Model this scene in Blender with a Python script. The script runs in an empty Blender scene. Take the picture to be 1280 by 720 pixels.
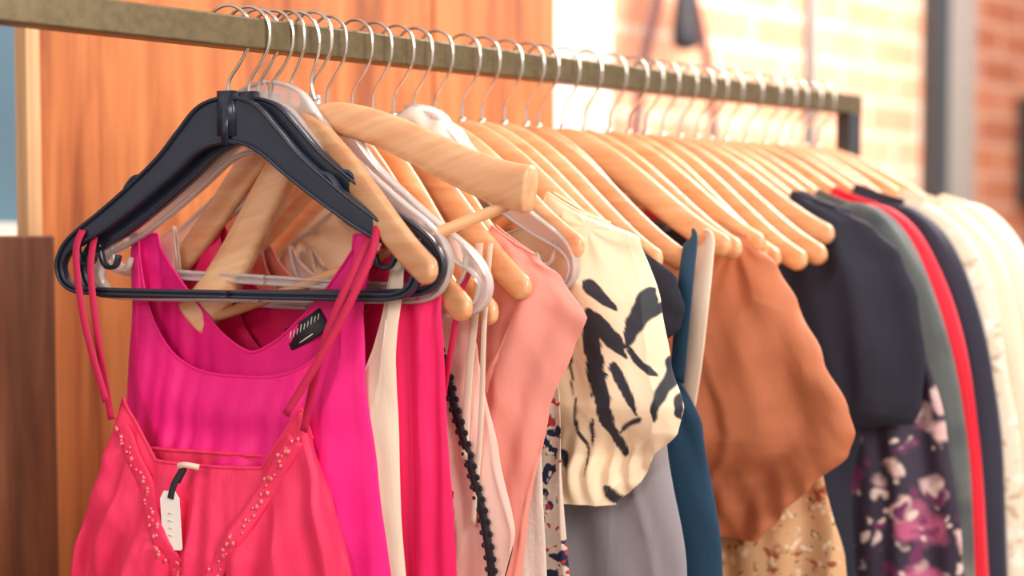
import bpy, math, random
from mathutils import Vector, Matrix, noise
from mathutils.bvhtree import BVHTree
random.seed(7)
PI=math.pi
SC=bpy.context.scene
RZ=1.6   # hanging reference height
RD=-.005 # rail centre relative to RZ

# ------------------------------------------------------------------ helpers
def lin(c):
    return tuple(((v/255)/12.92 if v/255<=.04045 else ((v/255+.055)/1.055)**2.4) for v in c)+(1,)
def newmat(name):
    m=bpy.data.materials.new(name); m.use_nodes=True
    nt=m.node_tree; nt.nodes.clear()
    o=nt.nodes.new('ShaderNodeOutputMaterial'); b=nt.nodes.new('ShaderNodeBsdfPrincipled')
    nt.links.new(b.outputs[0],o.inputs[0])
    return m,nt,b
def N(nt,t,**k):
    n=nt.nodes.new(t)
    for a,v in k.items():
        if a in n.inputs: n.inputs[a].default_value=v
        else: setattr(n,a,v)
    return n
def coords(nt,scale=(1,1,1),kind='Object',rot=(0,0,0)):
    tc=N(nt,'ShaderNodeTexCoord'); mp=N(nt,'ShaderNodeMapping')
    mp.inputs['Scale'].default_value=scale; mp.inputs['Rotation'].default_value=rot
    nt.links.new(tc.outputs[kind],mp.inputs[0]); return mp.outputs[0]
def ramp(nt,src,stops,interp='LINEAR'):
    r=N(nt,'ShaderNodeValToRGB'); r.color_ramp.interpolation=interp
    e=r.color_ramp.elements
    while len(e)<len(stops): e.new(.5)
    for i,(p,c) in enumerate(stops):
        e[i].position=p; e[i].color=c
    nt.links.new(src,r.inputs[0]); return r.outputs[0]
def mix(nt,f,a,b,mode='MIX'):
    m=N(nt,'ShaderNodeMix'); m.data_type='RGBA'; m.blend_type=mode
    for s,v in ((m.inputs[0],f),(m.inputs[6],a),(m.inputs[7],b)):
        if hasattr(v,'links'): nt.links.new(v,s)
        else: s.default_value=v
    return m.outputs[2]
def bump(nt,b,src,strength=.3,dist=.001):
    bp=N(nt,'ShaderNodeBump'); bp.inputs['Strength'].default_value=strength; bp.inputs['Distance'].default_value=dist
    nt.links.new(src,bp.inputs['Height']); nt.links.new(bp.outputs[0],b.inputs['Normal'])
def dark(c,f): return (c[0]*f,c[1]*f,c[2]*f,1)

def cloth(name,rgb,rough=.75,sheen=.3,var=.85,weave=900,bs=.25,spec=.3,crease=.28):
    m,nt,b=newmat(name); c=lin(rgb)
    v=coords(nt)
    n1=N(nt,'ShaderNodeTexNoise'); n1.inputs['Scale'].default_value=7; n1.inputs['Detail'].default_value=3
    nt.links.new(v,n1.inputs['Vector'])
    col=ramp(nt,n1.outputs[0],[(.3,dark(c,var)),(.65,c)])
    nt.links.new(col,b.inputs['Base Color'])
    b.inputs['Roughness'].default_value=rough; b.inputs['Specular IOR Level'].default_value=spec
    b.inputs['Sheen Weight'].default_value=sheen; b.inputs['Sheen Roughness'].default_value=.4
    b.inputs['Sheen Tint'].default_value=(min(1,c[0]+.3),min(1,c[1]+.3),min(1,c[2]+.3),1)
    n2=N(nt,'ShaderNodeTexNoise'); n2.inputs['Scale'].default_value=weave; nt.links.new(v,n2.inputs['Vector'])
    # soft crease relief on top of the weave
    vc=coords(nt,(30,30,6),rot=(0,.12,0)); n3=N(nt,'ShaderNodeTexNoise'); n3.inputs['Scale'].default_value=1; n3.inputs['Detail'].default_value=3; n3.inputs['Distortion'].default_value=.5
    nt.links.new(vc,n3.inputs['Vector'])
    b1=N(nt,'ShaderNodeBump'); b1.inputs['Strength'].default_value=crease; b1.inputs['Distance'].default_value=.006
    nt.links.new(n3.outputs[0],b1.inputs['Height'])
    b2=N(nt,'ShaderNodeBump'); b2.inputs['Strength'].default_value=bs; b2.inputs['Distance'].default_value=.0006
    nt.links.new(n2.outputs[0],b2.inputs['Height']); nt.links.new(b1.outputs[0],b2.inputs['Normal']); nt.links.new(b2.outputs[0],b.inputs['Normal'])
    return m
def printed(name,base,cols,scale=30,rough=.7,soft=.07):
    m,nt,b=newmat(name); v=coords(nt,(1,.3,1))
    d=N(nt,'ShaderNodeTexNoise'); d.inputs['Scale'].default_value=scale*1.3; nt.links.new(v,d.inputs['Vector'])
    vm=N(nt,'ShaderNodeVectorMath'); vm.operation='MULTIPLY_ADD'; vm.inputs[1].default_value=(.05,.05,.05)
    nt.links.new(d.outputs['Color'],vm.inputs[0]); nt.links.new(v,vm.inputs[2])
    cur=lin(base)
    for i,(cc,sc,th) in enumerate(cols):
        vo=N(nt,'ShaderNodeTexVoronoi'); vo.inputs['Scale'].default_value=scale*sc
        ad=N(nt,'ShaderNodeVectorMath'); ad.operation='ADD'; ad.inputs[1].default_value=(i*3.3,i*1.7,i*2.1)
        nt.links.new(vm.outputs[0],ad.inputs[0]); nt.links.new(ad.outputs[0],vo.inputs['Vector'])
        f=ramp(nt,vo.outputs['Distance'],[(th,(1,1,1,1)),(th+soft,(0,0,0,1))])
        cur=mix(nt,f,cur,lin(cc))
    nt.links.new(cur,b.inputs['Base Color']); b.inputs['Roughness'].default_value=rough
    n2=N(nt,'ShaderNodeTexNoise'); n2.inputs['Scale'].default_value=700; nt.links.new(v,n2.inputs['Vector'])
    bump(nt,b,n2.outputs[0],.2,.0006)
    return m
def attrcloth(name,base,ink):
    m,nt,b=newmat(name)
    a=N(nt,'ShaderNodeAttribute'); a.attribute_name='ink'
    nt.links.new(mix(nt,a.outputs['Fac'],lin(base),lin(ink)),b.inputs['Base Color'])
    b.inputs['Roughness'].default_value=.6; b.inputs['Sheen Weight'].default_value=.2
    v=coords(nt); n2=N(nt,'ShaderNodeTexNoise'); n2.inputs['Scale'].default_value=35; n2.inputs['Detail'].default_value=4; nt.links.new(v,n2.inputs['Vector'])
    bump(nt,b,n2.outputs[0],.25,.004)
    return m
def woodmat(name,a,bc,scale=(3,60,60),rough=.35,coat=.3,rnd=True,knots=False,dist=.3,lo=(.84,.77,.71)):
    m,nt,b=newmat(name); v=coords(nt,scale)
    vec=v
    if rnd:
        oi=N(nt,'ShaderNodeObjectInfo'); ad=N(nt,'ShaderNodeVectorMath'); ad.operation='ADD'
        cm=N(nt,'ShaderNodeMath'); cm.operation='MULTIPLY'; cm.inputs[1].default_value=50
        nt.links.new(oi.outputs['Random'],cm.inputs[0]); nt.links.new(v,ad.inputs[0]); nt.links.new(cm.outputs[0],ad.inputs[1]); vec=ad.outputs[0]
    n=N(nt,'ShaderNodeTexNoise'); n.inputs['Scale'].default_value=1; n.inputs['Detail'].default_value=6; n.inputs['Distortion'].default_value=dist
    nt.links.new(vec,n.inputs['Vector'])
    ca,cb=lin(a),lin(bc)
    col=ramp(nt,n.outputs[0],[(.3,ca),(.5,tuple((x+y)/2 for x,y in zip(ca,cb))),(.7,cb)])
    if rnd:
        r2=ramp(nt,oi.outputs['Random'],[(0,lo+(1,)),(.5,(1,1,1,1)),(1,(1.0,.9,.8,1))])
        col=mix(nt,1.0,col,r2,'MULTIPLY')
    if knots:
        v2=coords(nt,(2.6,1,1.7)); vo=N(nt,'ShaderNodeTexVoronoi'); vo.inputs['Scale'].default_value=2.3; nt.links.new(v2,vo.inputs['Vector'])
        f=ramp(nt,vo.outputs['Distance'],[(.025,(1,1,1,1)),(.075,(0,0,0,1))])
        col=mix(nt,f,col,dark(ca,.3))
        v3=coords(nt,(9,9,.7)); n3=N(nt,'ShaderNodeTexNoise'); n3.inputs['Scale'].default_value=1.4; n3.inputs['Detail'].default_value=6; n3.inputs['Distortion'].default_value=2.0; nt.links.new(v3,n3.inputs['Vector'])
        f2=ramp(nt,n3.outputs[0],[(.34,(.5,.38,.28,1)),(.45,(.82,.73,.64,1)),(.58,(1,1,1,1)),(.7,(.82,.72,.62,1))])
        col=mix(nt,1.0,col,f2,'MULTIPLY')
    nt.links.new(col,b.inputs['Base Color'])
    b.inputs['Roughness'].default_value=rough; b.inputs['Coat Weight'].default_value=coat; b.inputs['Coat Roughness'].default_value=.2
    bump(nt,b,n.outputs[0],.15,.001)
    return m
def plain(name,rgb,rough=.5,metal=0,spec=.5,noise_s=40,var=.85,bs=.1):
    m,nt,b=newmat(name); c=lin(rgb); v=coords(nt)
    n=N(nt,'ShaderNodeTexNoise'); n.inputs['Scale'].default_value=noise_s; n.inputs['Detail'].default_value=5; nt.links.new(v,n.inputs['Vector'])
    nt.links.new(ramp(nt,n.outputs[0],[(.35,dark(c,var)),(.6,c)]),b.inputs['Base Color'])
    b.inputs['Roughness'].default_value=rough; b.inputs['Metallic'].default_value=metal; b.inputs['Specular IOR Level'].default_value=spec
    bump(nt,b,n.outputs[0],bs,.0005)
    return m
def brick(name,c1,c2,mortar,w=.36,h=.12):
    m,nt,b=newmat(name); tc=N(nt,'ShaderNodeTexCoord'); sp=N(nt,'ShaderNodeSeparateXYZ'); cb=N(nt,'ShaderNodeCombineXYZ')
    nt.links.new(tc.outputs['Object'],sp.inputs[0]); nt.links.new(sp.outputs[0],cb.inputs[0]); nt.links.new(sp.outputs[2],cb.inputs[1])
    br=N(nt,'ShaderNodeTexBrick'); br.inputs['Scale'].default_value=1
    br.inputs['Brick Width'].default_value=w; br.inputs['Row Height'].default_value=h; br.inputs['Mortar Size'].default_value=.013
    br.inputs['Color1'].default_value=lin(c1); br.inputs['Color2'].default_value=lin(c2); br.inputs['Mortar'].default_value=lin(mortar)
    nt.links.new(cb.outputs[0],br.inputs['Vector'])
    n=N(nt,'ShaderNodeTexNoise'); n.inputs['Scale'].default_value=6; nt.links.new(cb.outputs[0],n.inputs['Vector'])
    col=mix(nt,1.0,br.outputs[0],ramp(nt,n.outputs[0],[(.3,(.88,.84,.82,1)),(.7,(1,1,1,1))]),'MULTIPLY')
    nt.links.new(col,b.inputs['Base Color']); b.inputs['Roughness'].default_value=.9
    bump(nt,b,br.outputs['Fac'],-.4,.004)
    return m

def link(o,parent=None):
    SC.collection.objects.link(o)
    if parent: o.parent=parent
    return o
def mkobj(name,verts,faces,mat,M=None,parent=None,smooth=True,attr=None):
    me=bpy.data.meshes.new(name); me.from_pydata([tuple(v) for v in verts],[],faces); me.update()
    if attr:
        at=me.attributes.new('ink','FLOAT','POINT'); at.data.foreach_set('value',attr)
    if smooth: me.polygons.foreach_set('use_smooth',[True]*len(me.polygons))
    me.materials.append(mat)
    o=bpy.data.objects.new(name,me)
    if M is not None: o.matrix_world=M
    return link(o,parent)
def empty(name,M):
    e=bpy.data.objects.new(name,None); e.empty_display_size=.05; e.matrix_world=M; return link(e)
class Acc:
    def __init__(s): s.v=[]; s.f=[]
    def add(s,v,f):
        o=len(s.v); s.v+=v; s.f+=[tuple(i+o for i in q) for q in f]
def val(a,i): return a[i] if isinstance(a,(list,tuple)) else a
def sweep(P,ra,rb,seg=10,p=2,closed=False,wob=None):
    P=[Vector(q) for q in P]; n=len(P); V=[];F=[]
    for i in range(n):
        a=P[(i-1)%n] if closed else P[max(0,i-1)]; b=P[(i+1)%n] if closed else P[min(n-1,i+1)]
        T=(b-a).normalized(); ref=Vector((0,1,0))
        Nn=ref.cross(T)
        if Nn.length<.15: Nn=Vector((1,0,0)).cross(T)
        Nn.normalize(); B=T.cross(Nn)
        for k in range(seg):
            th=2*PI*k/seg; c,s=math.cos(th),math.sin(th)
            ca=math.copysign(abs(c)**(2/p),c)*val(ra,i); cb=math.copysign(abs(s)**(2/p),s)*val(rb,i)
            w=1 if wob is None else wob(i/(n-1),th)
            V.append(P[i]+Nn*ca*w+B*cb*w)
    for i in range(n if closed else n-1):
        j=(i+1)%n
        for k in range(seg):
            l=(k+1)%seg; F.append((i*seg+k,i*seg+l,j*seg+l,j*seg+k))
    if not closed:
        F.append(tuple(range(seg))[::-1]); F.append(tuple((n-1)*seg+k for k in range(seg)))
    return V,F
def catmull(pts,sub=6):
    out=[];n=len(pts)
    for i in range(n-1):
        p0=pts[max(0,i-1)];p1=pts[i];p2=pts[i+1];p3=pts[min(n-1,i+2)]
        for k in range(sub):
            t=k/sub
            out.append(tuple(.5*((2*b)+(-a+c)*t+(2*a-5*b+4*c-d)*t*t+(-a+3*b-3*c+d)*t**3) for a,b,c,d in zip(p0,p1,p2,p3)))
    out.append(tuple(pts[-1])); return out
def interp(tab,x):
    if x<=tab[0][0]: return tab[0][1]
    for (a,va),(b,vb) in zip(tab,tab[1:]):
        if x<=b:
            t=(x-a)/(b-a) if b>a else 0; t=t*t*(3-2*t)*.5+t*.5
            return va+(vb-va)*t
    return tab[-1][1]
def box(name,lo,hi,mat,parent=None,bev=.003):
    import bmesh
    bm=bmesh.new(); bmesh.ops.create_cube(bm,size=1)
    c=[(a+b)/2 for a,b in zip(lo,hi)]; d=[b-a for a,b in zip(lo,hi)]
    for v in bm.verts: v.co=Vector((v.co[0]*d[0],v.co[1]*d[1],v.co[2]*d[2]))
    if bev: bmesh.ops.bevel(bm,geom=bm.edges[:],offset=bev,segments=2,affect='EDGES',profile=.5)
    me=bpy.data.meshes.new(name); bm.to_mesh(me); bm.free(); me.materials.append(mat)
    o=bpy.data.objects.new(name,me); o.location=c; return link(o,parent)

def station(x,phi,roll=0,y=0,z=0):
    return Matrix.Translation((x,y,RZ+z))@Matrix.Rotation(math.radians(phi-90),4,'Z')@Matrix.Rotation(math.radians(-roll),4,'Y')

# ------------------------------------------------------------------ materials
M_wood=woodmat('hanger_wood',(232,162,112),(248,198,150),(5,110,110),rough=.34,coat=.35)
M_ply=woodmat('plywood',(188,102,48),(224,140,78),(60,60,2.2),rough=.65,coat=.05,rnd=False,knots=True)
M_plye=woodmat('plywood_edge',(205,150,100),(240,196,148),(60,60,1.5),rough=.7,coat=0,rnd=False)
M_dkw=woodmat('dark_board',(90,50,30),(150,90,54),(40,40,2),rough=.6,coat=.1,rnd=False,knots=True)
M_floor=woodmat('floor_wood',(110,75,50),(150,105,70),(1.5,20,20),rough=.5,coat=.1,rnd=False)
M_chrome=plain('hook_steel',(232,220,208),.2,1,.5,60,.9)
M_blk=plain('black_plastic',(36,42,58),.27,0,.6,30,.9,.05)
M_rail=plain('rail_bronze',(122,106,76),.38,.5,.5,120,.78,.35)
M_steel=plain('dark_steel',(74,78,84),.45,.5)
M_white=plain('white_paint',(255,246,232),.5,0,.5,3,.97)
M_black=plain('black_trim',(36,34,42),.6)
M_tag=plain('tag_card',(250,242,232),.6,0,.3,30,.96)
def clearmat():
    m,nt,b=newmat('clear_plastic')
    b.inputs['Base Color'].default_value=(1,.92,.89,1); b.inputs['Roughness'].default_value=.1
    b.inputs['Transmission Weight'].default_value=.65; b.inputs['IOR'].default_value=1.35
    b.inputs['Specular IOR Level'].default_value=.9
    n=N(nt,'ShaderNodeTexNoise'); n.inputs['Scale'].default_value=30; bump(nt,b,n.outputs[0],.1,.001)
    return m
M_clear=clearmat()

C_mag=cloth('magenta_jersey',(250,30,132),.45,.3,.88,crease=.2)
C_coral=cloth('coral_crepe',(246,54,100),.55,.3,.88,400,.4,crease=.45)
C_crim=cloth('hot_pink_satin',(248,30,102),.42,.4,.85)
C_strap=cloth('crimson_strap',(214,36,84),.5)
C_cream=cloth('cream_cotton',(246,220,196),.8)
C_red=cloth('red_cotton',(224,38,64),.7)
C_peach=cloth('peach_chiffon',(250,198,184),.7)
C_salm=cloth('salmon_linen',(246,160,145),.7,.2,.9)
C_lace=cloth('white_lace',(246,232,220),.9,.2,.8,220,1)
C_grey=cloth('grey_jersey',(158,151,156),.8)
C_navy=cloth('teal_navy',(38,72,98),.6)
C_rust=cloth('rust_viscose',(202,120,82),.6,.35,.84,crease=.2)
C_black=cloth('black_crepe',(46,46,60),.75,.25)
C_black2=cloth('navy_black_wool',(50,50,66),.8,.3)
C_redj=cloth('scarlet_knit',(238,34,56),.7)
C_beige=cloth('beige_knit',(242,222,196),.85,.3,.85,300,.6)
C_shirt=cloth('ivory_shirt',(250,236,214),.7,.2,.9)
C_ink=attrcloth('leaf_print_silk',(249,223,188),(28,28,40))
P_flo=printed('purple_floral',(56,46,66),[((200,100,140),.5,.28),((240,200,196),.8,.2),((120,50,96),1.3,.22),((240,215,205),1.9,.15)],22,.7,.14)
P_och=printed('ochre_floral',(224,176,130),[((170,84,54),1.1,.2),((248,226,190),1.5,.24),((110,92,62),2.3,.14)],34,.75,.12)
P_dot=printed('navy_cream_floral',(226,205,190),[((30,36,70),.9,.36),((190,50,60),1.6,.22),((240,225,205),2.2,.2)],40)
P_grn=printed('dusty_green_print',(92,96,94),[((118,118,110),.7,.3),((72,76,80),1.2,.25)],14,.8,.3)
P_sand=printed('ivory_spotted_knit',(240,222,198),[((206,178,150),1.4,.2),((252,240,224),1.0,.25)],30,.8,.1)

# ------------------------------------------------------------------ hangers
def hook(parent,flip=1,r=.0016):
    pts=[(0,0,-.082),(0,0,-.058),(.003,0,-.046),(.014,0,-.032),(.0225,0,-.018)]
    pts+=[(.0247*math.cos(a),0,.0247*math.sin(a)+RD+.002) for a in [math.radians(d) for d in (-5,20,45,70,90,110,135,160,185,200)]]
    pts=[(x*flip,y,z) for x,y,z in catmull(pts,4)]
    v,f=sweep(pts,r,r,8)
    mkobj('metal_hook',v,f,M_chrome,None,parent)
def wood_hanger(x,phi=8,roll=0,drop=.125,half=.215,bar=False,y=0,flip=1,thick=.006,blunt=False,hh=.018,name='wooden_hanger'):
    e=empty(name,station(x,phi,roll,y))
    A=Acc(); us=[math.sin(PI/2*(i/40-1)) for i in range(81)]
    P=[];ra=[];rb=[]
    for u in us:
        a=math.sqrt(u*u+.004)-.063; a=max(0,min(1,a/.9415))
        z=-.088-drop*(.62*a+.38*math.sin(PI*a/2)**2)
        P.append((half*u,-.022*a*a,z))
        h=hh-(hh*.3)*a
        if blunt: h=hh*(.85+.35*a)
        c0=.95 if not blunt else .985
        k=1 if abs(u)<c0 else math.sqrt(max(.02,1-((abs(u)-c0)/(1-c0))**2))
        ra.append(h*k); rb.append(thick*(.55+.45*k)*(1.5 if blunt else 1))
    A.add(*sweep(P,ra,rb,14,3.2))
    mkobj('wood_arms',A.v,A.f,M_wood,None,e)
    if bar:
        zt=-.088-drop-.004
        v,f=sweep([(-half*.93,-.018,zt),(0,-.018,zt-.002),(half*.93,-.018,zt)],.0055,.0055,12)
        mkobj('trouser_bar',v,f,M_wood,None,e)
    v,f=sweep([(0,0,-.075),(0,0,-.067)],.004,.004,10); mkobj('hook_collar',v,f,M_chrome,None,e)
    hook(e,flip); return e
def plastic_hanger(x,phi,mat,roll=0,y=0,name='plastic_hanger',flip=1,sc=1.0,dz=0,wk=1.0):
    e=empty(name,station(x,phi,roll,y))
    K=[(0,-.084,.0225),(.022,-.089,.021),(.045,-.105,.0158),(.072,-.129,.013),(.11,-.157,.0115),(.145,-.18,.0102),(.17,-.194,.0085),(.187,-.206,.0063),(.1955,-.222,.005),(.191,-.238,.0045),(.176,-.2465,.004),(.15,-.248,.004),(.08,-.2485,.004),(0,-.2485,.004)]
    A=Acc()
    for sg in (1,-1):
        C=catmull([(sg*a*sc,b+dz,c*wk) for a,b,c in K],7)
        P=[Vector((c[0],0,c[1])) for c in C]; H=[c[2] for c in C]
        A.add(*sweep(P,H,.0022,12,6))
        for side in (1,-1):
            Q=[]
            for i,pt in enumerate(P):
                T=(P[min(len(P)-1,i+1)]-P[max(0,i-1)]).normalized(); Nn=Vector((0,1,0)).cross(T)
                Q.append(pt+Nn*side*(H[i]-.0018))
            A.add(*sweep(Q,.0019,.0055,10,4))
        A.add(*sweep([(sg*a*sc,0,b+dz) for a,b in catmull([(.176,-.198),(.174,-.212),(.168,-.221),(.158,-.22),(.154,-.21)],4)],.0024,.004,8,3))
        A.add(*sweep([(sg*a*sc,0,b+dz) for a,b in catmull([(.098,-.136),(.106,-.1375),(.114,-.145),(.118,-.152)],3)],.0022,.0045,8,3))
    A.add(*sweep([(0,0,-.1+dz),(0,0,-.058)],.010,.0058,12,5))
    A.add(*sweep([(0,-.005,-.108+dz),(0,-.005,-.075+dz)],.0035,.002,10,4))
    mkobj('hanger_frame',A.v,A.f,mat,None,e)
    hook(e,flip,.0017); return e

# ------------------------------------------------------------------ garments
def garment(name,M,mat,R,hem,sh=(-.075,-.2),neck=.1,fd=.07,bd=.03,L=None,hf=.02,hb=None,A=.006,k=(3,5),seed=0,wr=.0014,
            topf=None,topb=None,disp=None,nq=90,ntt=90,gather=None,inkf=None,piping=.0013,sleeves=None,cs=0,pipmat=None):
    """R: [(z,s)] near-side edge, L same for the far side (positive numbers)."""
    L=L or R; hb=hf*.35 if hb is None else hb; A=A*1.3
    Rt=[(-z,s) for z,s in R]; Lt=[(-z,s) for z,s in L]
    sR0,sL0=R[0][1],L[0][1]; zt=R[0][0]
    def shoulder(s):
        a=min(1,abs(s-cs)/max(.01,max(sR0,sL0))); return sh[0]+(zt-sh[0])*(.62*a+.38*math.sin(PI*a/2)**2)+.004
    def top(s,depth):
        z=shoulder(s); d=abs(s-cs)/neck
        if d<1: z=min(z,shoulder(neck+cs)-depth*(1-d**2.6)**.6)
        return z
    tf=topf or (lambda s:top(s,fd)); tb=topb or (lambda s:top(s,bd))
    A_=Acc(); ink=[]
    def sheet(side,tfun):
        V=[];F=[];h=hf if side<0 else hb; edge=[]
        for j in range(ntt+1):
            t=(j/ntt)**1.35
            for i in range(nq+1):
                q=math.sin(PI/2*(2*i/nq-1))
                s0=(sR0+sL0)/2*q+(sR0-sL0)/2
                z0=tfun(s0); z=z0+(hem-z0)*t
                ze=zt+(hem-zt)*t
                r,l=interp(Rt,-ze),interp(Lt,-ze)
                s=(r+l)/2*q+(r-l)/2
                dz=max(0,z0-z); g=min(1,.08+dz/.2)
                qq=q+.2*noise.noise(Vector((seed*3.1,z*2.2,q*1.2)))
                mod=.7+.9*noise.noise(Vector((q*2+seed*3,z*2,seed+9)))
                fo=A*g*mod*((abs(math.sin(PI*k[0]*qq+seed))**.55*2-1)*.7+.5*math.sin(2*PI*k[1]*qq+seed*2.3))
                fo+=A*g*1.3*noise.noise(Vector((q*3.5+seed*7,z*2.2,seed)))
                # creases fanning out of the shoulder points
                for sx in (.19,-.19):
                    dd=math.hypot(s-sx,z-zt); an=math.atan2(z-zt,s-sx)
                    fo+=wr*.9*math.exp(-dd/.12)*min(1,dd/.03)*math.sin(an*11+seed+3*noise.noise(Vector((s*10,z*10,seed))))
                fo+=wr*noise.noise(Vector((s*42+seed*5+z*12,z*8,seed)))+wr*.2*noise.noise(Vector((s*90+z*50,z*30,seed+4)))
                n=side*h*min(1,.3+dz/.12)*(1-abs(q)**3.5)**.6
                if gather: n*=interp(gather,-z)
                n+=fo
                if disp: n+=disp(q,t,s,z)
                V.append(Vector((s,n,z)))
                if j==0: edge.append(V[-1].copy())
                if inkf: ink.append(inkf(s,z))
        w=nq+1
        for j in range(ntt):
            for i in range(nq):
                a=j*w+i; F.append((a,a+1,a+w+1,a+w) if side<0 else (a,a+w,a+w+1,a+1))
        A_.add(V,F); return edge
    ef=sheet(-1,tf); eb=sheet(1,tb)
    if sleeves:
        for sg in (1,-1):
            C=catmull([(sg*a,b,c,d,e) for a,b,c,d,e in sleeves],8)
            P=[(c[0],c[1],c[2]) for c in C]
            def wob(t,th): return 1+.14*noise.noise(Vector((math.cos(th)*2.2,math.sin(th)*2.2+seed,t*4*sg)))+.05*math.sin(3*th+t*5+seed)
            v,f=sweep(P,[c[3] for c in C],[c[4] for c in C],28,2,wob=wob)
            f=f[:-2]
            A_.add(v,f)
    o=mkobj(name,A_.v,A_.f,mat,M,attr=ink if inkf else None)
    if piping:
        for e in (ef,eb):
            v,f=sweep(e[::1],piping,piping*.8,6); mkobj('neck_piping',v,f,pipmat or mat,None,o)
    return o
def ribbon(parent,name,pts,mat,w=.004,th=.0006,sub=8):
    v,f=sweep(catmull(pts,sub),w,th,8,4); return mkobj(name,v,f,mat,None,parent)

# ---- black plastic hangers and coral strappy dress
M0=station(.082,22,0,.012)
plastic_hanger(.082,22,M_blk,0,.012)
plastic_hanger(.1,22,M_blk,1.2,.006)
def coral_top(s):
    c=-.02; a=(s-c)/.108
    d=abs(a)
    z=-.405-.006*(1-d*d)
    if d>.55: z+= .055*((d-.55)/.37) if d<.92 else .055-.03*(d-.92)/.08
    return z
def coralfold(q,t,s,z):
    # gathers hanging from the cups, fading upward
    g=max(0,min(1,(-.40-z)/.12)); c=abs(s+.02)
    return .0032*g*math.sin(s*170+5*noise.noise(Vector((s*14,z*3,2))))*min(1,c/.04)
coral=garment('coral_strappy_dress',M0,C_coral,[(-.39,.088),(-.45,.112),(-.52,.13),(-.7,.17),(-1.0,.23)],-1.0,
    L=[(-.39,.128),(-.45,.15),(-.52,.178),(-.7,.22),(-1.0,.28)],topf=coral_top,topb=lambda s:-.40,hf=.034,hb=.004,A=.011,k=(3,5),seed=1,wr=.0018,nq=150,ntt=120,piping=.0018,disp=coralfold)
for pts in ([(-.166,-.004,-.188),(-.168,-.012,-.213),(-.15,-.022,-.28),(-.12,-.03,-.352)],
            [(-.158,.006,-.188),(-.152,-.01,-.228),(-.137,-.018,-.30),(-.128,-.012,-.372)],
            [(.158,-.004,-.184),(.156,-.014,-.213),(.125,-.024,-.28),(.078,-.03,-.355)],
            [(.15,.006,-.184),(.142,-.012,-.218),(.112,-.02,-.29),(.086,-.012,-.372)]):
    ribbon(coral,'shoulder_strap',pts,C_strap,.0042,.0009)
bead=plain('glass_beads',(250,120,130),.15,.3,.9); B=Acc()
def uvs(c,r,A,st=(1,1,1)):
    V=[];F=[]
    for j in range(7):
        for i in range(10):
            ph=PI*j/6; th=2*PI*i/10
            V.append(Vector((c[0]+r*st[0]*math.sin(ph)*math.cos(th),c[1]+r*st[1]*math.sin(ph)*math.sin(th),c[2]+r*st[2]*math.cos(ph))))
    for j in range(6):
        for i in range(10):
            F.append((j*10+i,j*10+(i+1)%10,(j+1)*10+(i+1)%10,(j+1)*10+i))
    A.add(V,F)
def bvh(o):
    return BVHTree.FromPolygons([v.co.copy() for v in o.data.vertices],[tuple(p.vertices) for p in o.data.polygons])
bt=bvh(coral)
def onfront(bt,s,z,off=.0,need=False):
    h=bt.ray_cast(Vector((s,-.3,z)),Vector((0,1,0)))
    if need and not h[0]: return None
    return Vector((s,(h[0].y if h[0] else -.03)-off,z))
for (s0,z0,s1,z1) in ((-.118,-.378,-.03,-.53),(.078,-.378,-.012,-.53)):
    pl=[onfront(bt,s0+(s1-s0)*i/30,z0+(z1-z0)*i/30,.0015) for i in range(31)]
    pl=[tuple((pl[max(0,i-1)]+pl[i]*2+pl[min(30,i+1)])/4) for i in range(31)]
    v,f=sweep(pl,.009,.0016,10,4); mkobj('beaded_band',v,f,C_coral,None,coral)
    for i in range(46):
        t=i/45; s=s0+(s1-s0)*t+random.uniform(-.006,.006); z=z0+(z1-z0)*t+random.uniform(-.004,.004)
        p=onfront(bt,s,z,.004,True)
        if p: uvs(p,random.choice((.0013,.0018,.0024)),B,(1,.8,1.2))
mkobj('bead_trim',B.v,B.f,bead,None,coral)
# price tag
tc=onfront(bt,-.047,-.462,.006)
tg=[(-.0095,-.027),(.0095,-.027),(.0105,-.025),(.0105,.022),(.006,.029),(-.006,.029),(-.0105,.022),(-.0105,-.025)]
ca,sa=math.cos(.06),math.sin(.06)
V=[];
for yy in (-.0006,.0006): V+=[Vector((tc.x+a*ca-b*sa,tc.y+yy-.004,tc.z+a*sa+b*ca)) for a,b in tg]
F=[tuple(range(8)),tuple(range(15,7,-1))]+[(i,i+8,(i+1)%8+8,(i+1)%8) for i in range(8)]
mkobj('price_tag',V,F,M_tag,None,coral,False)
grey=plain('tag_print',(225,208,198),.7); T=Acc()
for i in range(4):
    w=random.uniform(.0015,.003)
    T.add(*sweep([(tc.x-w,tc.y-.0052,tc.z+.008-i*.007),(tc.x+w,tc.y-.0052,tc.z+.008-i*.007)],.0006,.0003,6,3))
mkobj('tag_lettering',T.v,T.f,grey,None,coral)
ribbon(coral,'tag_loop',[(tc.x,tc.y-.005,tc.z+.022),(tc.x+.004,tc.y-.004,tc.z+.036),(tc.x+.014,tc.y-.002,tc.z+.052),(tc.x+.006,tc.y-.002,tc.z+.038)],M_black,.0035,.0008)
ribbon(coral,'bow_knot',[(tc.x+.008,tc.y-.002,-.409),(tc.x+.018,tc.y-.005,-.407),(tc.x+.03,tc.y-.002,-.409)],C_cream,.0028,.002)

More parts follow.
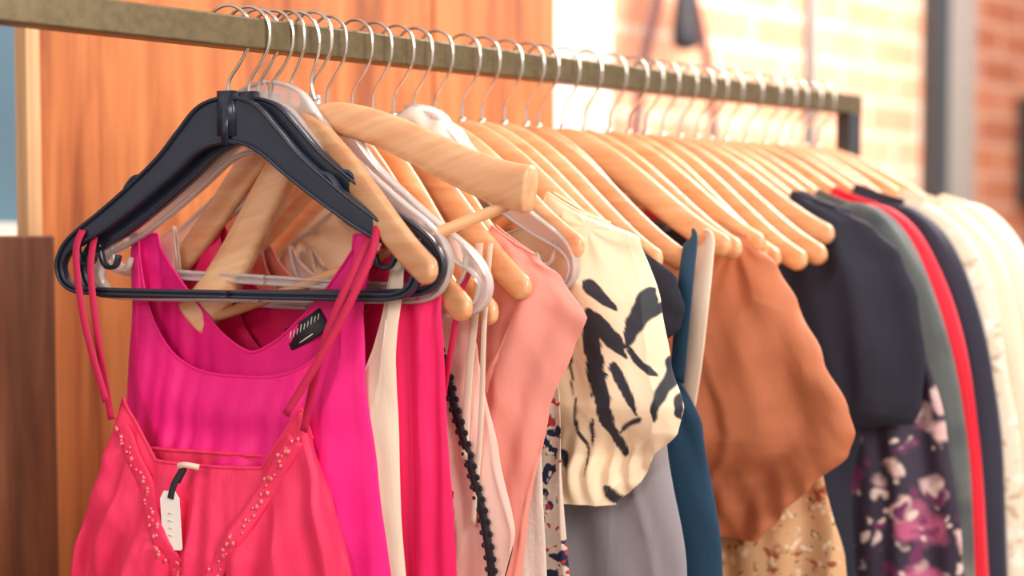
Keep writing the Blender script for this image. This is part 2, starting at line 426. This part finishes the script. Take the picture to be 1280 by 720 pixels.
# ---- magenta cowl top
M1=station(.112,17,0,.006)
def cowl(q,t,s,z):
    c=s+.015
    d=math.hypot(c*.6,(z+.15))
    w=math.exp(-(c/.1)**2)*max(0,1-abs(z+.385)/.14)
    return -.0038*w*math.sin(d*100+2.5*noise.noise(Vector((s*6,z*6,3))))-.010*w
def mtop(s):
    c=-.018; a=abs(s-c)
    if a>.128: return -.192
    return -.21-.118*(1-(a/.128)**3.2)**.62
def mtopb(s):
    c=-.010; a=abs(s-c)
    if a>.115: return -.192
    return -.205-.10*(1-(a/.115)**1.5)
mag=garment('magenta_cowl_top',M1,C_mag,[(-.2,.13),(-.27,.118),(-.33,.12),(-.42,.132),(-.55,.15),(-.85,.19)],-.85,topf=mtop,topb=mtopb,
    L=[(-.2,.160),(-.27,.160),(-.33,.166),(-.42,.174),(-.55,.18),(-.85,.2)],hf=.017,hb=.014,A=.005,k=(3,6),seed=2.2,disp=cowl,nq=140,ntt=140,piping=.0015,wr=.001)
lb=Acc(); lb.add(*sweep([(.03,.004,-.292),(.05,.003,-.283),(.072,.003,-.270)],.011,.0012,8,6)); mkobj('woven_label',lb.v,lb.f,M_black,None,mag)
lt=Acc()
for i in range(9):
    s=.034+i*.004; z=-.288+i*.0024
    lt.add(*sweep([(s,.0014,z-.003),(s+.0012,.0014,z+.003+.0015*(i%3==0))],.0005,.0004,6,3))
lt.add(*sweep([(.045,.0014,-.294),(.06,.0014,-.285)],.0006,.0004,6,3))
mkobj('label_lettering',lt.v,lt.f,M_tag,None,mag)

plastic_hanger(.116,21,M_clear,.5,.012,'clear_plastic_hanger',dz=-.004,wk=1.2,sc=.99)
plastic_hanger(.130,19,M_clear,-2,.008,'clear_plastic_hanger',dz=.012,wk=1.25)
wood_hanger(.142,4,3,.15,.2)
garment('cream_camisole',station(.132,12),C_cream,[(-.205,.15),(-.32,.138),(-.45,.142),(-.6,.155),(-.9,.18)],-.9,fd=.2,bd=.2,neck=.138,hf=.012,A=.003,seed=3,L=[(-.205,.168),(-.32,.16),(-.45,.16),(-.9,.18)])
# empty tilted trouser hanger
wood_hanger(.152,20,19,.14,.194,bar=True,thick=.007,blunt=True,y=-.0)
garment('hot_pink_drape_top',station(.158,10),C_crim,[(-.235,.15),(-.27,.168),(-.35,.172),(-.5,.182),(-.9,.22)],-.9,fd=.16,bd=.1,neck=.11,hf=.018,A=.006,k=(5,8),seed=4,
    L=[(-.235,.2),(-.3,.225),(-.45,.24),(-.9,.27)])
plastic_hanger(.162,14,M_clear,-1,-.012,'clear_plastic_hanger',sc=1.02,dz=-.012,wk=1.3)
g=garment('red_camisole',station(.182,8),C_red,[(-.43,.165),(-.6,.175),(-.9,.2)],-.9,topf=lambda s:-.43,topb=lambda s:-.43,hf=.012,A=.003,seed=5)
for a in (1,-1):
    ribbon(g,'shoulder_strap',[(a*.185,0,-.225),(a*.178,-.006,-.25),(a*.16,-.008,-.34),(a*.14,-.008,-.432)],C_strap,.0035,.0008)
wood_hanger(.192,8,-2,.17,.2)
# peach top with black lace
pe=garment('peach_lace_trim_top',station(.205,8),C_peach,[(-.27,.165),(-.33,.178),(-.40,.198),(-.47,.218),(-.53,.2),(-.9,.22)],-.9,topf=lambda s:-.27-.02*math.cos(s*12),topb=lambda s:-.27,hf=.02,A=.005,k=(4,6),seed=6)
bp=bvh(pe)
lc=Acc()
lp=[(.135,-.30),(.15,-.335),(.165,-.375),(.178,-.415),(.19,-.455),(.196,-.5),(.19,-.54)]
pl=[tuple(onfront(bp,a,b,.002)) for a,b in catmull(lp,8)]
v,f=sweep(pl,.0048,.0008,8,4); lc.add(v,f)
for p in pl[::2]:
    uvs((p[0]+.005,p[1]-.0005,p[2]),.003,lc,(1,.25,1)); uvs((p[0]-.005,p[1]-.0005,p[2]),.0025,lc,(1,.25,1))
mkobj('lace_edging',lc.v,lc.f,M_black,None,pe)
for a in (1,-1):
    ribbon(pe,'ribbon_strap',[(a*.175,0,-.2),(a*.178,-.008,-.25),(a*.172,-.012,-.32),(a*.168,-.014,-.40)],C_cream,.0045,.0006)
    ribbon(pe,'ribbon_strap',[(a*.188,0,-.2),(a*.19,-.012,-.27),(a*.186,-.012,-.36),(a*.178,-.014,-.46)],C_cream,.003,.0006)
wood_hanger(.225,8,-3,.172,.205)
garment('salmon_cap_sleeve_top',station(.245,10),C_salm,[(-.215,.2),(-.235,.228),(-.272,.258),(-.3,.242),(-.36,.215),(-.46,.19),(-.56,.178),(-.8,.2)],-.8,fd=.13,bd=.08,neck=.15,hf=.026,A=.007,k=(4,6),seed=7,wr=.0022)
wood_hanger(.25,9,-1,.155,.21)
garment('white_lace_blouse',station(.272,8),C_lace,[(-.24,.18),(-.4,.19),(-.6,.2),(-.9,.23)],-.9,fd=.1,bd=.05,neck=.14,hf=.014,A=.004,seed=8)
wood_hanger(.28,9,-3,.165,.21)
garment('navy_floral_blouse',station(.298,8),P_dot,[(-.24,.18),(-.4,.195),(-.6,.21),(-.9,.23)],-.9,fd=.1,bd=.05,neck=.14,hf=.014,A=.004,seed=9)
plastic_hanger(.305,10,M_clear,0,.0,'clear_plastic_hanger')

# leaf-print puff-sleeve blouse: bold brush strokes (s0,z0,s1,z1,width)
strokes=[(.200,-.262,.226,-.412,.0135),(.203,-.268,.240,-.310,.009),(.252,-.243,.238,-.302,.013),(.243,-.278,.27,-.255,.006),
 (.276,-.308,.268,-.372,.010),(.225,-.312,.252,-.366,.008),(.222,-.325,.203,-.355,.005),(.176,-.275,.186,-.365,.0036),(.185,-.352,.192,-.436,.0034),
 (.196,-.236,.23,-.266,.0085),(.214,-.438,.226,-.462,.009),(.163,-.405,.174,-.43,.006),(.255,-.366,.226,-.386,.004),(.24,-.30,.262,-.328,.005),
 (.14,-.26,.15,-.42,.010),(.10,-.26,.11,-.4,.011),(.07,-.3,.05,-.42,.009),(.02,-.25,.03,-.38,.012),(.205,-.37,.194,-.40,.004),(.286,-.345,.289,-.37,.005)]
strokes+=[(-a,b,-c,d,e) for a,b,c,d,e in strokes]
def inkf(s,z):
    ws=s+.006*noise.noise(Vector((s*26,z*26,1)))+.002*noise.noise(Vector((s*110,z*110,2))); wz=z+.008*noise.noise(Vector((s*30,z*30,5)))
    m=0
    for a,b,c,d,w in strokes:
        ex,ez=c-a,d-b; l2=ex*ex+ez*ez
        u=((ws-a)*ex+(wz-b)*ez)/l2
        if -.05<u<1.05:
            r=abs((ws-a)*ez-(wz-b)*ex)/math.sqrt(l2)
            uu=min(1,max(0,u)); ww=w*max(0,(uu*(1-uu)*4))**.4*(.95-.45*uu)
            m=max(m,min(1,max(0,(ww-r)/.001)))
    return m
def puff(q,t,s,z):
    g=max(0,1-abs(z+.425)/.045)*max(0,min(1,(s-.1)/.06)); return .0045*g*math.sin(s*330+3*math.sin(z*40))+.003*math.sin(s*60+z*30)
bl=garment('leaf_print_blouse',station(.34,12),C_ink,[(-.185,.205),(-.2,.238),(-.26,.26),(-.32,.273),(-.36,.287),(-.385,.282),(-.41,.255),(-.435,.24),(-.46,.215)],-.46,
   fd=.06,bd=.05,neck=.14,hf=.045,A=.008,k=(2,4),seed=10,wr=.002,gather=[(0,1),(.36,1),(.41,.45),(.43,.6),(.46,.85)],disp=puff,inkf=inkf,nq=260,ntt=230)
wood_hanger(.335,8,0,.12,.2)
# crumpled cream collar bunched on the hanger neck
def wobc(t,th): return 1+.45*noise.noise(Vector((math.cos(th)*1.5,math.sin(th)*1.5,t*9)))
C=catmull([(-.07,.0,-.135,.012,.014),(-.03,-.004,-.098,.02,.02),(0,-.006,-.080,.024,.022),(.03,-.006,-.096,.022,.022),(.06,-.004,-.128,.018,.02),(.085,-.002,-.16,.012,.014)],8)
v,f=sweep([c[:3] for c in C],[c[3] for c in C],[c[4] for c in C],24,2,wob=wobc)
mkobj('cream_lace_scarf',v,f,C_lace,station(.318,10))
garment('grey_jersey_dress',station(.385,8),C_grey,[(-.2,.19),(-.28,.225),(-.4,.245),(-.52,.27),(-.9,.3)],-.95,fd=.1,bd=.08,neck=.15,hf=.022,A=.004,k=(3,4),seed=11)
wood_hanger(.375,8,0,.12,.21)
garment('black_satin_shirt',station(.412,9),C_black,[(-.21,.195),(-.24,.236),(-.27,.246),(-.29,.24),(-.32,.2),(-.5,.19)],-.6,fd=.1,bd=.08,neck=.16,hf=.022,A=.004,seed=12)
wood_hanger(.405,8,0,.13,.21)
te=garment('teal_strappy_dress',station(.46,9),C_navy,[(-.345,.205),(-.4,.235),(-.52,.255),(-.9,.28)],-.95,topf=lambda s:-.345-.01*math.cos(s*14),topb=lambda s:-.345,hf=.022,A=.005,k=(4,6),seed=13)
wood_hanger(.44,9,0,.135,.21)
be=garment('beige_pinafore',station(.495,9),C_cream,[(-.42,.19),(-.6,.2),(-.9,.22)],-.95,topf=lambda s:-.42,topb=lambda s:-.42,hf=.015,A=.004,seed=14)
wood_hanger(.475,10,0,.135,.215,hh=.017)
wood_hanger(.50,9,-3,.145,.215)
wood_hanger(.535,10,1,.125,.22)
for a in (1,-1):
    ribbon(te,'wide_strap',[(a*.212,.02,-.195),(a*.222,-.004,-.2),(a*.226,-.022,-.24),(a*.215,-.02,-.345)],C_navy,.009,.0012)
    ribbon(be,'wide_strap',[(a*.205,.02,-.20),(a*.216,-.006,-.205),(a*.222,-.03,-.26),(a*.212,-.03,-.34),(a*.195,-.026,-.42)],C_cream,.012,.0012)
# rust batwing blouse
def rustd(q,t,s,z):
    d=math.hypot(s-.2,z+.18)
    an=math.atan2(z+.18,s-.2)
    w=min(1,d/.12)
    b=1-abs(abs(s)-.27)/.1
    return .0042*w*math.sin(an*7+2.5*noise.noise(Vector((s*8,z*8,0))))+.0035*max(0,1-abs(z+.5)/.06)*math.sin(s*170+z*40)+.002*max(0,b)*math.sin((z*1.3-s)*70+2*noise.noise(Vector((s*9,z*9,4))))
garment('rust_batwing_blouse',station(.585,11),C_rust,[(-.2,.2),(-.23,.238),(-.27,.262),(-.33,.296),(-.38,.325),(-.405,.333),(-.43,.325),(-.465,.285),(-.5,.25),(-.535,.22)],-.535,
   fd=.06,bd=.05,neck=.165,hf=.05,A=.008,k=(2,3),seed=15,wr=.0018,disp=rustd,nq=160,ntt=160,gather=[(0,1),(.42,1),(.48,.6),(.54,.5)])
wood_hanger(.575,8,0,.125,.215)
garment('ochre_floral_dress',station(.63,9),P_och,[(-.2,.2),(-.3,.22),(-.45,.27),(-.55,.3),(-.95,.34)],-.95,fd=.08,bd=.05,neck=.16,hf=.025,A=.008,k=(4,6),seed=16)
wood_hanger(.62,8,0,.12,.215)
wood_hanger(.66,9,-2,.13,.215)
wood_hanger(.69,10,0,.14,.22)
wood_hanger(.722,10,1,.138,.222)
garment('black_short_sleeve_blouse',station(.765,11),C_black,[(-.165,.205),(-.19,.252),(-.22,.284),(-.27,.305),(-.34,.315),(-.40,.31),(-.42,.3),(-.425,.24),(-.5,.225),(-.9,.26)],-.95,
   fd=.1,bd=.05,neck=.15,hf=.035,A=.006,k=(3,5),seed=17,wr=.0022)
wood_hanger(.76,9,0,.11,.215)
garment('purple_floral_dress',station(.8,10),P_flo,[(-.17,.205),(-.22,.26),(-.3,.29),(-.42,.325),(-.55,.345),(-.95,.37)],-.95,fd=.1,bd=.05,neck=.14,hf=.025,A=.007,k=(4,6),seed=18)
wood_hanger(.795,9,0,.115,.215)
S=lambda o,z0=0:[(.17,0,-.165+z0,.012,.01),(.205+o,-.002,-.185+z0,.028,.018),(.24+o,-.006,-.24+z0,.038,.026),(.267+o,-.008,-.34+z0,.043,.03),(.288+o,-.008,-.48+z0,.045,.03),(.305+o,-.01,-.66+z0,.04,.028)]
garment('grey_green_jacket',station(.838,10),P_grn,[(-.165,.2),(-.25,.22),(-.5,.25),(-.95,.28)],-.95,fd=.12,bd=.05,neck=.14,hf=.022,A=.005,seed=19,sleeves=S(.002))
wood_hanger(.825,9,0,.11,.215)
garment('scarlet_cardigan',station(.874,10),C_redj,[(-.16,.2),(-.25,.22),(-.5,.25),(-.95,.28)],-.95,fd=.12,bd=.05,neck=.14,hf=.022,A=.005,seed=20,sleeves=S(.002))
wood_hanger(.86,9,0,.11,.215)
garment('black_blazer',station(.93,10),C_black2,[(-.155,.205),(-.25,.22),(-.5,.25),(-.95,.28)],-.95,fd=.14,bd=.05,neck=.14,hf=.03,A=.004,seed=21,sleeves=S(.002))
wood_hanger(.905,9,0,.105,.215)
garment('beige_cardigan',station(.988,10),P_sand,[(-.15,.205),(-.25,.23),(-.5,.25),(-.95,.28)],-.95,fd=.14,bd=.08,neck=.17,hf=.03,A=.005,seed=22,sleeves=S(0))
wood_hanger(.95,9,0,.105,.215)
wood_hanger(.985,9,0,.105,.215)
garment('ivory_shirt',station(1.045,10),C_beige,[(-.155,.205),(-.25,.23),(-.5,.25),(-.95,.28)],-.95,fd=.14,bd=.08,neck=.17,hf=.03,A=.005,seed=23,sleeves=S(.002))
wood_hanger(1.015,9,0,.11,.215)
garment('beige_knit_sweater',station(1.1,10),C_shirt,[(-.155,.205),(-.25,.24),(-.5,.26),(-.95,.28)],-.95,fd=.14,bd=.08,neck=.17,hf=.03,A=.005,seed=24,sleeves=S(.015))
wood_hanger(1.05,10,0,.1,.22)
wood_hanger(1.085,11,0,.095,.225)

# ------------------------------------------------------------------ rack
rk=empty('clothes_rack',Matrix.Translation((0,0,0)))
def rb(n,lo,hi,m): return box(n,lo,hi,m,rk,.002)
rb('hanging_rail',(-.62,-.013,RZ+RD-.0145),(1.185,.013,RZ+RD+.0145),M_rail)
rb('end_post_far',(1.152,-.012,.06),(1.184,.012,RZ+RD-.0145),M_steel)
rb('end_post_near',(-.62,-.012,.06),(-.588,.012,RZ+RD-.0145),M_steel)
for xx in (-.62,1.152):
    rb('foot',(xx,-.26,.03),(xx+.032,.26,.064),M_steel)
    for yy in (-.24,.24):
        v,f=sweep([(xx+.016-.012,yy,.024),(xx+.016+.012,yy,.024)],.024,.024,16); mkobj('caster',v,f,M_black,None,rk)
rb('lower_brace',(-.62,-.01,.18),(1.184,.01,.204),M_steel)

# ------------------------------------------------------------------ surroundings
box('floor',(-3,-3.5,-.05),(8,1.6,0),M_floor,None,0)
pw=empty('plywood_partition',Matrix.Translation((0,0,0)))
box('panel_sheet',(.105,.42,0),(.72,.438,2.5),M_ply,pw,.001)
box('panel_sheet_2',(.725,.42,0),(.985,.438,2.5),M_ply,pw,.001)
box('panel_edge_strip',(.088,.414,0),(.105,.442,2.5),M_plye,pw,.001)
box('dark_wood_board',(-.7,.385,0),(.105,.405,1.405),M_dkw,None,.002)
M_br=brick('pale_brick',(252,190,156),(244,170,136),(255,224,202))
M_br2=brick('orange_brick',(190,118,86),(166,96,70),(200,154,130))
box('wall_back',(2.36,1.5,0),(4.2,1.7,3),M_br,None,0)
box('wall_back_right',(4.56,1.5,0),(5.15,1.7,3),M_br2,None,0)
box('wall_right',(5.15,1.35,0),(8,1.7,3),plain('mauve_plaster',(150,110,110),.9,0,.3,4,.8),None,0)
box('wall_back_left',(.8,1.5,0),(1.98,1.7,3),M_ply,None,0)
box('wall_dado',(-3,1.5,0),(.8,1.7,1.38),M_dkw,None,0)
box('wall_header',(-3,1.5,2.3),(.8,1.7,3),M_dkw,None,0)
w=empty('window_1',Matrix.Translation((0,0,0)))
M_pane=plain('blue_pane',(96,130,150),.15,0,.8,2,.8)
box('pane',(-2.96,1.55,1.42),(.76,1.56,2.26),M_pane,w,0)
box('sill',(-3,1.46,1.38),(.8,1.6,1.42),M_white,w,.004)
box('mullion',(.2,1.52,1.42),(.24,1.57,2.3),M_white,w,.004)
box('jamb',(.76,1.5,1.42),(.8,1.6,2.3),M_white,w,.004)
d=empty('door_1',Matrix.Translation((0,0,0)))
box('jamb_left',(1.98,1.46,0),(2.05,1.6,3),M_white,d,.005)
box('jamb_right',(2.29,1.46,0),(2.36,1.6,3),M_white,d,.005)
box('door_leaf',(2.05,1.5,0),(2.29,1.54,3),M_white,d,.005)
t=empty('door_2',Matrix.Translation((0,0,0)))
box('dark_frame',(4.2,1.44,0),(4.31,1.6,3),M_steel,t,.005)
box('light_frame',(4.31,1.46,0),(4.56,1.6,3),plain('grey_paint',(160,150,144),.6),t,.005)
v,f=sweep([(2.49,.9,0),(2.49,.9,3)],.017,.017,14); mkobj('metal_pole',v,f,plain('grey_metal',(128,122,120),.5,.2))
box('dark_wall_fitting',(5.0,1.38,1.5),(5.08,1.5,1.95),M_steel,None,.02)  # plain dark upright fitting on the wall, not a lantern
# hanging bag
bg=empty('shoulder_bag',Matrix.Translation((2.58,1.4,0)))
M_mar=plain('maroon_leather',(90,32,36),.5)
for a in (-1,1):
    v,f=sweep(catmull([(0,0,2.28),(a*.07,0,2.1),(a*.15,0,1.88),(a*.18,0,1.7),(a*.18,0,1.58)],4),.022,.005,8,4); mkobj('strap',v,f,M_mar,None,bg)
C=catmull([(0,0,1.6,.10,.03),(0,0,1.57,.165,.05),(0,0,1.48,.18,.06),(0,0,1.34,.18,.06),(0,0,1.28,.15,.04)],5)
v,f=sweep([c[:3] for c in C],[c[3] for c in C],[c[4] for c in C],24,3.5); mkobj('bag_body',v,f,M_mar,None,bg)
C=catmull([(0,-.03,2.2,.014,.01),(0,-.03,2.1,.036,.02),(0,-.03,1.98,.05,.03),(0,-.03,1.93,.045,.03),(0,-.03,1.915,.02,.02)],5)
v,f=sweep([c[:3] for c in C],[c[3] for c in C],[c[4] for c in C],18); mkobj('black_pouch',v,f,M_black,None,bg)
v,f=sweep([(0,.1,2.27),(0,-.02,2.27),(0,-.03,2.29)],.006,.006,8); mkobj('wall_peg',v,f,M_steel,None,bg)

# ------------------------------------------------------------------ light
wd=bpy.data.worlds.new('daylight'); SC.world=wd; wd.use_nodes=True
bgN=wd.node_tree.nodes['Background']; bgN.inputs[0].default_value=(1,.92,.88,1); bgN.inputs[1].default_value=.74
def area(n,loc,tgt,size,e,col):
    l=bpy.data.lights.new(n,'AREA'); l.size=size; l.energy=e; l.color=col
    o=bpy.data.objects.new(n,l); o.location=loc
    o.rotation_euler=(Vector(tgt)-Vector(loc)).to_track_quat('-Z','Y').to_euler(); link(o)
area('shopfront_light',(.3,-2.9,2.7),(.4,0,1.3),1.1,72,(1,.95,.88))
area('side_light',(-2.6,-.9,2.5),(.3,0,1.3),.9,22,(1,.94,.9))
area('hanger_rim_fill',(2.2,-.2,3.0),(.9,0,1.3),.9,74,(1,.93,.85))  # added rim lamp for highlights on the right-hand hangers, no ceiling fixture
area('brick_wall_fill',(3.2,-.3,3.2),(3.1,1.5,1.7),1.5,135,(1,.92,.84))  # added lamp aimed at the pale brick to brighten it, no real source

cam=bpy.data.cameras.new('camera'); co=bpy.data.objects.new('camera',cam); link(co)
co.location=(-.695,-1.109,1.416); co.rotation_euler=(math.radians(87.5),0,math.radians(-45.97))
cam.lens=50; cam.sensor_width=36; cam.clip_start=.05
cam.dof.use_dof=True; cam.dof.focus_distance=1.34; cam.dof.aperture_fstop=2.3
SC.camera=co
SC.view_settings.view_transform='Standard'
SC.view_settings.look='None'
